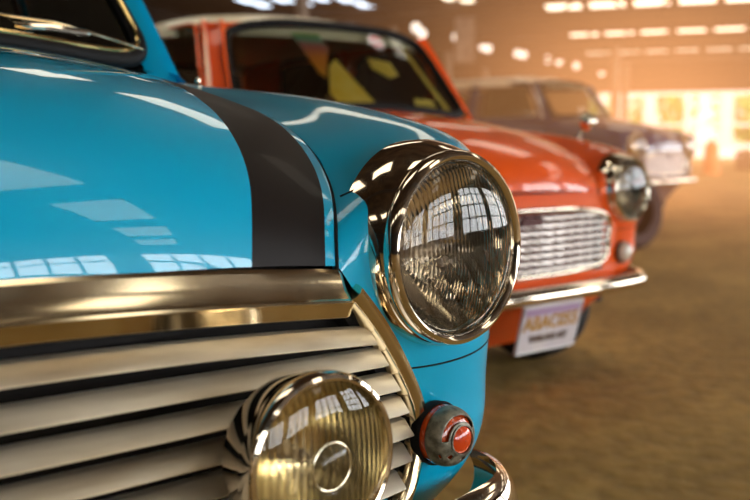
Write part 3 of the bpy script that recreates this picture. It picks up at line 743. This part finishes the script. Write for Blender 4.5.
# ------------------------------------------------------------------ the hall
HA = YAW + math.radians(18)
hall_rz = -HA                                  # local +Y runs down the hall, local +X to its right
HM = Matrix.Translation((CAM.x, CAM.y, 0)) @ Matrix.Rotation(hall_rz, 4, 'Z')
def hput(o): o.matrix_world = HM @ o.matrix_world; return o
ZC = 5.0
M['floor'] = None
def floor_mat():
    m, nt, b = mat('dusty_earth_floor'); N = nt.nodes; L = nt.links
    tc = N.new('ShaderNodeTexCoord')
    def noise(sc_, det, st=(1, 1, 1)):
        mp = N.new('ShaderNodeMapping'); mp.inputs['Scale'].default_value = st; L.new(tc.outputs['Object'], mp.inputs[0])
        n = N.new('ShaderNodeTexNoise'); n.inputs['Scale'].default_value = sc_; n.inputs['Detail'].default_value = det; L.new(mp.outputs[0], n.inputs[0]); return n
    n1 = noise(1.6, 8, (1, .6, 1)); n2 = noise(14, 6)
    r = N.new('ShaderNodeValToRGB'); e = r.color_ramp.elements
    e[0].position = .32; e[0].color = (.30, .172, .034, 1); e[1].position = .72; e[1].color = (.55, .34, .09, 1)
    L.new(n1.outputs['Fac'], r.inputs[0])
    r2 = N.new('ShaderNodeValToRGB'); r2.color_ramp.elements[0].position = .3; r2.color_ramp.elements[0].color = (.6, .6, .6, 1); r2.color_ramp.elements[1].position = .6
    L.new(n2.outputs['Fac'], r2.inputs[0])
    mx = N.new('ShaderNodeMix'); mx.data_type = 'RGBA'; mx.blend_type = 'MULTIPLY'; mx.inputs['Factor'].default_value = .8
    L.new(r.outputs[0], mx.inputs['A']); L.new(r2.outputs[0], mx.inputs['B']); L.new(mx.outputs['Result'], b.inputs['Base Color'])
    b.inputs['Roughness'].default_value = .8
    bp = N.new('ShaderNodeBump'); bp.inputs['Strength'].default_value = .5; bp.inputs['Distance'].default_value = .02; L.new(n2.outputs['Fac'], bp.inputs['Height']); L.new(bp.outputs[0], b.inputs['Normal'])
    return m
M['floor'] = floor_mat()
M['roof_sheet'] = noisy('old_roof_sheet', (.045, .027, .015), (.11, .07, .04), 1.5, (.7, .9))
M['wall'] = noisy('stained_wall', (.012, .007, .004), (.03, .018, .011), .9, (.8, .95))
M['steel'] = simple('painted_steel', (.04, .028, .02), .6)
M['pillar'] = noisy('concrete_pillar', (.20, .16, .13), (.30, .25, .20), 3, (.8, .9))
M['skylight'] = simple('translucent_sheet', (.8, .8, .8), .5, emit=(1, .90, .68), estr=2.6)
M['dim_sheet'] = simple('dim_translucent_sheet', (.8, .8, .8), .5, emit=(1, .92, .74), estr=2.0)
M['skyblue'] = simple('bluish_translucent_sheet', (.8, .8, .8), .5, emit=(.72, .84, 1), estr=2.6)
M['daylight'] = simple('frosted_daylight_pane', (.8, .8, .8), .5, emit=(.93, .97, 1), estr=10.0)
M['self_lit_frame'] = simple('self_lit_white_frame', (.8, .78, .72), .5, emit=(1, .97, .9), estr=.8)  # daylight brightness painted in as emission; the frames are no lamps
M['leaf'] = noisy('leaves', (.05, .26, .03), (.16, .46, .08), 2, (.6, .8))
M['leaf2'] = noisy('yellow_green_leaves', (.16, .36, .05), (.34, .55, .12), 2, (.6, .8))
M['bark'] = simple('bark', (.12, .08, .05), .9)
M['clutter'] = simple('brown_crate_wood', (.16, .07, .035), .8)
M['orange'] = simple('orange_plastic', (.85, .22, .04), .5)

XL, XR, Y0, Y1 = -15, 11, -13, 50
def hbox(name, c, d, m): o = MB().box(c, d).build(name, m, None, smooth=False); return hput(o)
struct(hbox('floor', (8, 25, -.05), (70, 110, .1), M['floor']))
struct(hbox('ceiling', ((XL + XR) / 2, (Y0 + Y1) / 2, ZC + .15), (XR - XL + 8, Y1 - Y0, .1), M['roof_sheet']))
struct(hbox('wall_left', (XL - .1, (Y0 + Y1) / 2, ZC / 2), (.2, Y1 - Y0, ZC + .4), M['wall']))
struct(hbox('wall_back', ((XL + XR) / 2, Y0 - .1, ZC / 2), (XR - XL, .2, ZC + .4), M['wall']))
# far end: brown wall above a long opening, low sill below
struct(hbox('wall_far', ((XL + XR) / 2 + 3, Y1 + .1, 4.45), (XR - XL + 14, .2, 1.5), M['wall']))
struct(hbox('wall_far', (XL + 5.4, Y1 + .1, 1.85), (10.8, .2, 3.7), M['wall']))
# right side: piers between tall daylight windows
struct(hbox('wall_right', (XR + .1, (Y0 + Y1) / 2, .35), (.2, Y1 - Y0, .7), M['wall']))
struct(hbox('wall_right', (XR + .1, (Y0 + Y1) / 2, 4.5), (.2, Y1 - Y0, 1.3), M['wall']))
wn = 1
pane = None; bars = None
for k in range(12):
    y = Y0 + 2.6 + k * 4.2
    if y > 34: break
    struct(hbox('wall_right', (XR + .1, y - 2.1, 2.35), (.2, .9, 3.3), M['wall']))
    o = MB().box((XR + .08, y, 2.35), (.04, 3.3, 3.3)).build('window_%d' % wn, M['daylight'], None, smooth=False); hput(o); struct(o)
    b = MB()
    for q in np.linspace(-1.65, 1.65, 5): b.box((XR + .02, y + q, 2.35), (.08, .09, 3.3))
    for q in np.linspace(-1.65, 1.65, 5): b.box((XR + .02, y, 2.35 + q), (.07, 3.3, .09))
    f = b.build('window_frame', M['steel'], o, smooth=False)
    wn += 1
# skylight sheets: a row of cells in every bay
base = None
for row in range(-1, 5):
    y = 28.2 + 6.75 * (row - 0) if row >= 0 else 21.4
    xs_ = [-3.2 + 1.28 * i for i in range(11)]
    if row > 3: continue
    for x in xs_:
        if base is None:
            base = MB().box((0, 0, 0), (1.0, 1.5, .03)).build('window_%d' % wn, M['skylight'], None, smooth=False); o = base
        else:
            o = base.copy(); COL.objects.link(o); o.name = 'window_%d' % wn
        o.matrix_world = HM @ Matrix.Translation((x, y, ZC + .07)); struct(o); wn += 1
# bays over the cars themselves, wider sheets, glow dimmed to weaken bonnet reflections
over = MB().box((0, 0, 0), (1.0, 1.5, .03)).build('window_900', M['dim_sheet'], None, smooth=False); over.matrix_world = HM @ Matrix.Translation((-14, 1.5, ZC + .07)); struct(over)
for y in (14.5, 8.0, 1.5, -5.0):
    for x in np.arange(-12.5, 10, 3.2):
        o = over.copy(); COL.objects.link(o); o.name = 'window_%d' % wn
        o.matrix_world = HM @ Matrix.Translation((x, y, ZC + .07)) @ Matrix.Diagonal((2.0, .7, 1, 1)); struct(o); wn += 1
# bluish sheets over the left aisle
for (px, py, w, mm) in ((248, 5, .8, 'skyblue'), (264, 9, .9, 'skyblue'), (284, 4, 1.0, 'skyblue'), (304, 7, 1.0, 'skyblue'), (322, 3, .8, 'skyblue'), (346, 4, .9, 'skyblue'), (362, 9, .7, 'skyblue'), (374, 13, .6, 'skyblue'), (446, 2, .8, 'skylight'), (466, 6, .9, 'skylight'), (478, 9, .5, 'skylight')):
    D = (ZC + .07 - CAM.z) * 900 / (148 - py); p = cam_xy((px - 375) / 900 * D, D, ZC + .07)
    o = MB().box((0, 0, 0), (.36 * w, .8, .03)).build('window_%d' % wn, M[mm], None, smooth=False); o.matrix_world = Matrix.Translation(p) @ Matrix.Rotation(hall_rz, 4, 'Z'); struct(o); wn += 1
# trusses and purlins
for y in np.arange(-9, 50, 6.75):
    b = MB().box((-2, y + 1.3, ZC - .12), (XR - XL, .16, .16)).box((-2, y + 1.3, ZC - .42), (XR - XL, .12, .12))
    for i, x in enumerate(np.arange(XL + .5, XR, 1.3)):
        b.box((x, y + 1.3, ZC - .27), (.06, .06, .36), Matrix.Rotation(.9 if i % 2 else -.9, 3, 'Y'))
    o = b.build('trim_%d' % (int((y + 9) / 6.75) + 1), M['steel'], None, smooth=False); hput(o); struct(o)
for x in (-7.6, -1.8):
    for y in (11.5, 18.3, 25.0, 31.8, 38.5):
        if x == -1.8 and y < 30: continue
        o = MB().lathe([(.15, 0), (.15, ZC - .8)], mtx=Matrix.Translation((x, y, 0)) @ Matrix.Rotation(-PI / 2, 4, 'X'), n=20).build('column', M['pillar'], None); hput(o)
        tag(o, kind='structure')
# far opening: white glazing frames
for k, (x0, x1) in enumerate(((-3.5, -1.2), (-.9, 2.6), (2.9, 6.2), (6.5, 9.6))):
    b = MB()
    for x in np.linspace(x0, x1, 3 if k == 0 else 3): b.box((x, Y1 - .1, 2.25), (.34, .14, 2.9))
    for z in (.9, 2.0, 3.62): b.box(((x0 + x1) / 2, Y1 - .1, z), (x1 - x0, .12, .30 if z < 1 else .16))
    o = b.build('window_%d' % wn, M['self_lit_frame'], None, smooth=False); hput(o); struct(o); wn += 1

# things standing about at the far end
def htag(o, label, cat, group=None): hput(o); return tag(o, label, cat, group)
def crate(x, y, w, h, label, d=.8):
    b = MB()
    n = max(3, int(h / .16))
    for i in range(n):
        z = (i + .5) * h / n
        for sy in (-1, 1): b.box((x, y + sy * d / 2, z), (w, .03, h / n * .82))
        for sx in (-1, 1): b.box((x + sx * w / 2, y, z), (.03, d, h / n * .82))
    b.box((x, y, h - .02), (w, d, .03)).box((x, y, .03), (w, d, .03))
    for sx in (-1, 1):
        for sy in (-1, 1): b.box((x + sx * (w / 2 - .04), y + sy * (d / 2 - .04), h / 2), (.08, .08, h))
    return htag(b.build('slatted_crate', M['clutter'], None, smooth=False), label, 'crate', 'crates at the far end of the hall')
crate(-3.1, 36, 1.5, .55, 'low brown slatted crate by the far opening, next to the navy car')
crate(-.9, 37, 1.9, .75, 'wide brown slatted crate below the far white window frames')
crate(3.4, 36.5, 2.0, .7, 'brown slatted crate at the far right beyond the orange barrel')
bar = MB().lathe([(.30, 0), (.30, .06), (.25, .08), (.24, .45), (.22, .48), (.21, .85), (.17, .95), (.06, 1.02), (.06, 1.1)], mtx=Matrix.Translation((1.25, 30, 0)) @ Matrix.Rotation(-PI / 2, 4, 'X'), n=28, cap1=True).build('traffic_barrel', M['orange'], None)
htag(bar, 'orange traffic barrel standing on the floor before the far window', 'barrel')
# small bright lamps hung in a slanting line
lamp0 = None
for i, (px, D) in enumerate(((415, 29.5), (421, 31), (455, 32), (463, 33), (481, 35), (486, 35.6), (515, 37.5), (521, 38), (545, 40), (556, 41), (573, 43), (598, 47))):
    if lamp0 is None:
        lamp0 = MB().lathe([(.001, .16), (.07, .14), (.13, .08), (.15, .0), (.13, -.08), (.07, -.14), (.001, -.16)], mtx=Matrix.Rotation(-PI / 2, 4, 'X'), n=20).build('hanging_lamp', simple('lamp_glow', (.9, .8, .7), .5, emit=(1, .88, .74), estr=1.6), None)
        o = lamp0
    else: o = lamp0.copy(); COL.objects.link(o)
    p = cam_xy((px - 375) / 900 * D, D, 4.65); o.location = p
    tag(o, 'small round glowing lamp in the slanting row under the dark roof', 'lamp', 'small lamps in a slanting row')
# sign board hung high on a post
o = MB().box((0, 0, 0), (.55, .06, 1.25)).build('hanging_board', M['pillar'], None, smooth=False); o.location = cam_xy((463 - 375) / 900 * 26, 26, 3.85); o.rotation_euler = (0, 0, -YAW)
tag(o, 'tall pale grey board hanging under the roof beyond the orange-red car', 'board')

# outside: trees beyond the opening
def leaf_tree(x, y, h, r, m, label, seed):
    rnd = random.Random(seed); b = MB()
    for k in range(700):
        a, t = rnd.uniform(0, 2 * PI), math.acos(rnd.uniform(-1, 1)); q = r * rnd.uniform(.45, 1)
        c = Vector((x + q * math.sin(t) * math.cos(a), y + q * math.sin(t) * math.sin(a), h + q * 1.15 * math.cos(t)))
        u = Vector((rnd.gauss(0, 1), rnd.gauss(0, 1), rnd.gauss(0, 1))).normalized(); w = u.orthogonal().normalized(); s = rnd.uniform(.2, .38)
        b.add([c - u * s, c + w * s * .5, c + u * s, c - w * s * .5], [(0, 1, 2, 3)])
    t = MB().tube([(x, y, 0), (x + .1, y, h * .6), (x, y + .1, h)], [.25, .2, .12], 10).build('tree', M['bark'], None)
    cr = b.build('crown', m, t, smooth=False, recalc=False)
    hput(t); tag(t, label, 'tree', 'trees outside the far opening')
leaf_tree(-5.5, 60, 3.0, 2.2, M['leaf2'], 'pale tree outside the opening just beyond the navy car bonnet', 1)
leaf_tree(-.5, 60, 3.0, 2.2, M['leaf'], 'green tree outside the gap beside the first white window frame', 2)
leaf_tree(4.5, 60, 3.2, 2.3, M['leaf2'], 'yellow-green tree framed by the tall white window frames', 3)
leaf_tree(9.6, 60, 3.2, 2.3, M['leaf'], 'tree at the far right edge behind the last white frame', 4)

# haze: volume whose painted-in glow comes from its own emission, not from sunlight
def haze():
    m = bpy.data.materials.new('self_glowing_haze'); m.use_nodes = True; nt = m.node_tree; nt.nodes.clear(); N = nt.nodes; L = nt.links
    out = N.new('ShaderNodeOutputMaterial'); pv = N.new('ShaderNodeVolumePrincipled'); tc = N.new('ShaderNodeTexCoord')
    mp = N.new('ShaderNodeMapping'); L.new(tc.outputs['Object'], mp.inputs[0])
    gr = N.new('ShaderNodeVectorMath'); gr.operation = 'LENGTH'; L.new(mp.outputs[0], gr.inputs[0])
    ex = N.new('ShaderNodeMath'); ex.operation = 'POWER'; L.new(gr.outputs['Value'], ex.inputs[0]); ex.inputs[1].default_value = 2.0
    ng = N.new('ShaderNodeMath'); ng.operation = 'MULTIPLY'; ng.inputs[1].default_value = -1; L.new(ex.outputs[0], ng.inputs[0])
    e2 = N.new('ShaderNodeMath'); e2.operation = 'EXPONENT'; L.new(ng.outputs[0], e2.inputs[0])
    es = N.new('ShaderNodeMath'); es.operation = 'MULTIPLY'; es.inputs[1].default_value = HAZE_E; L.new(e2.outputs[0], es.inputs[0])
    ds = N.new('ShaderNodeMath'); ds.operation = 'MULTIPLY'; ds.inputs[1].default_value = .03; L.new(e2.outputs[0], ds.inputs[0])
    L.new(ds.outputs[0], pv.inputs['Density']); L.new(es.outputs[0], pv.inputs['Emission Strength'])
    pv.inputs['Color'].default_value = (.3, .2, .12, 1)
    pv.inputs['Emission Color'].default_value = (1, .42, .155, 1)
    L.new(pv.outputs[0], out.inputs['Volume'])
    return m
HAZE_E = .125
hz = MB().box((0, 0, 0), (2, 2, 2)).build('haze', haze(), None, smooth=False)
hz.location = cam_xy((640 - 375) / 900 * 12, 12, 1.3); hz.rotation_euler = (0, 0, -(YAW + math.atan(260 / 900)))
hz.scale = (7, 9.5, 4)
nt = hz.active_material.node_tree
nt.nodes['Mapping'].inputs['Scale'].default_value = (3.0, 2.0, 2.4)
tag(hz, 'warm haze with painted-in glow over the far end of the hall', 'haze', kind='stuff')

# ------------------------------------------------------------------ light
def lamp(kind, name, loc, energy, col, **kw):
    d = bpy.data.lights.new(name, kind); d.energy = energy; d.color = col
    for k, v in kw.items(): setattr(d, k, v)
    o = bpy.data.objects.new(name, d); COL.objects.link(o); o.location = loc; return o
s = lamp('SUN', 'sun', (0, 0, 30), 3.0, (1, .93, .78), angle=.01); s.rotation_euler = (math.radians(48), 0, math.radians(20) - HA)
sp = lamp('SPOT', 'added_fill_spot', (RED_AT.x - .1, RED_AT.y + 1.2, 4.7), 190, (1, .86, .66), spot_size=math.radians(38), spot_blend=.6, shadow_soft_size=.15)  # unseen spot added to brighten the orange-red car's roof and bonnet
w = bpy.data.worlds.new('world'); sc.world = w; w.use_nodes = True
bg = w.node_tree.nodes['Background']; bg.inputs[0].default_value = (1, .97, .88, 1); bg.inputs[1].default_value = 1.3

# ------------------------------------------------------------------ camera
cd = bpy.data.cameras.new('camera'); cam = bpy.data.objects.new('camera', cd); COL.objects.link(cam)
cam.location = CAM; cam.rotation_euler = (PI / 2 - PITCH, 0, -YAW)
cd.sensor_width = 36; cd.lens = F_PX / 750 * 36; cd.clip_start = .02
cd.dof.use_dof = True; cd.dof.focus_distance = .98; cd.dof.aperture_fstop = 4.2
sc.camera = cam
sc.view_settings.view_transform = 'Standard'; sc.view_settings.look = 'None'; sc.view_settings.exposure = 0
sc.cycles.use_denoising = True
sc.cycles.max_bounces = 10; sc.cycles.transparent_max_bounces = 12; sc.cycles.caustics_reflective = True; sc.cycles.caustics_refractive = True
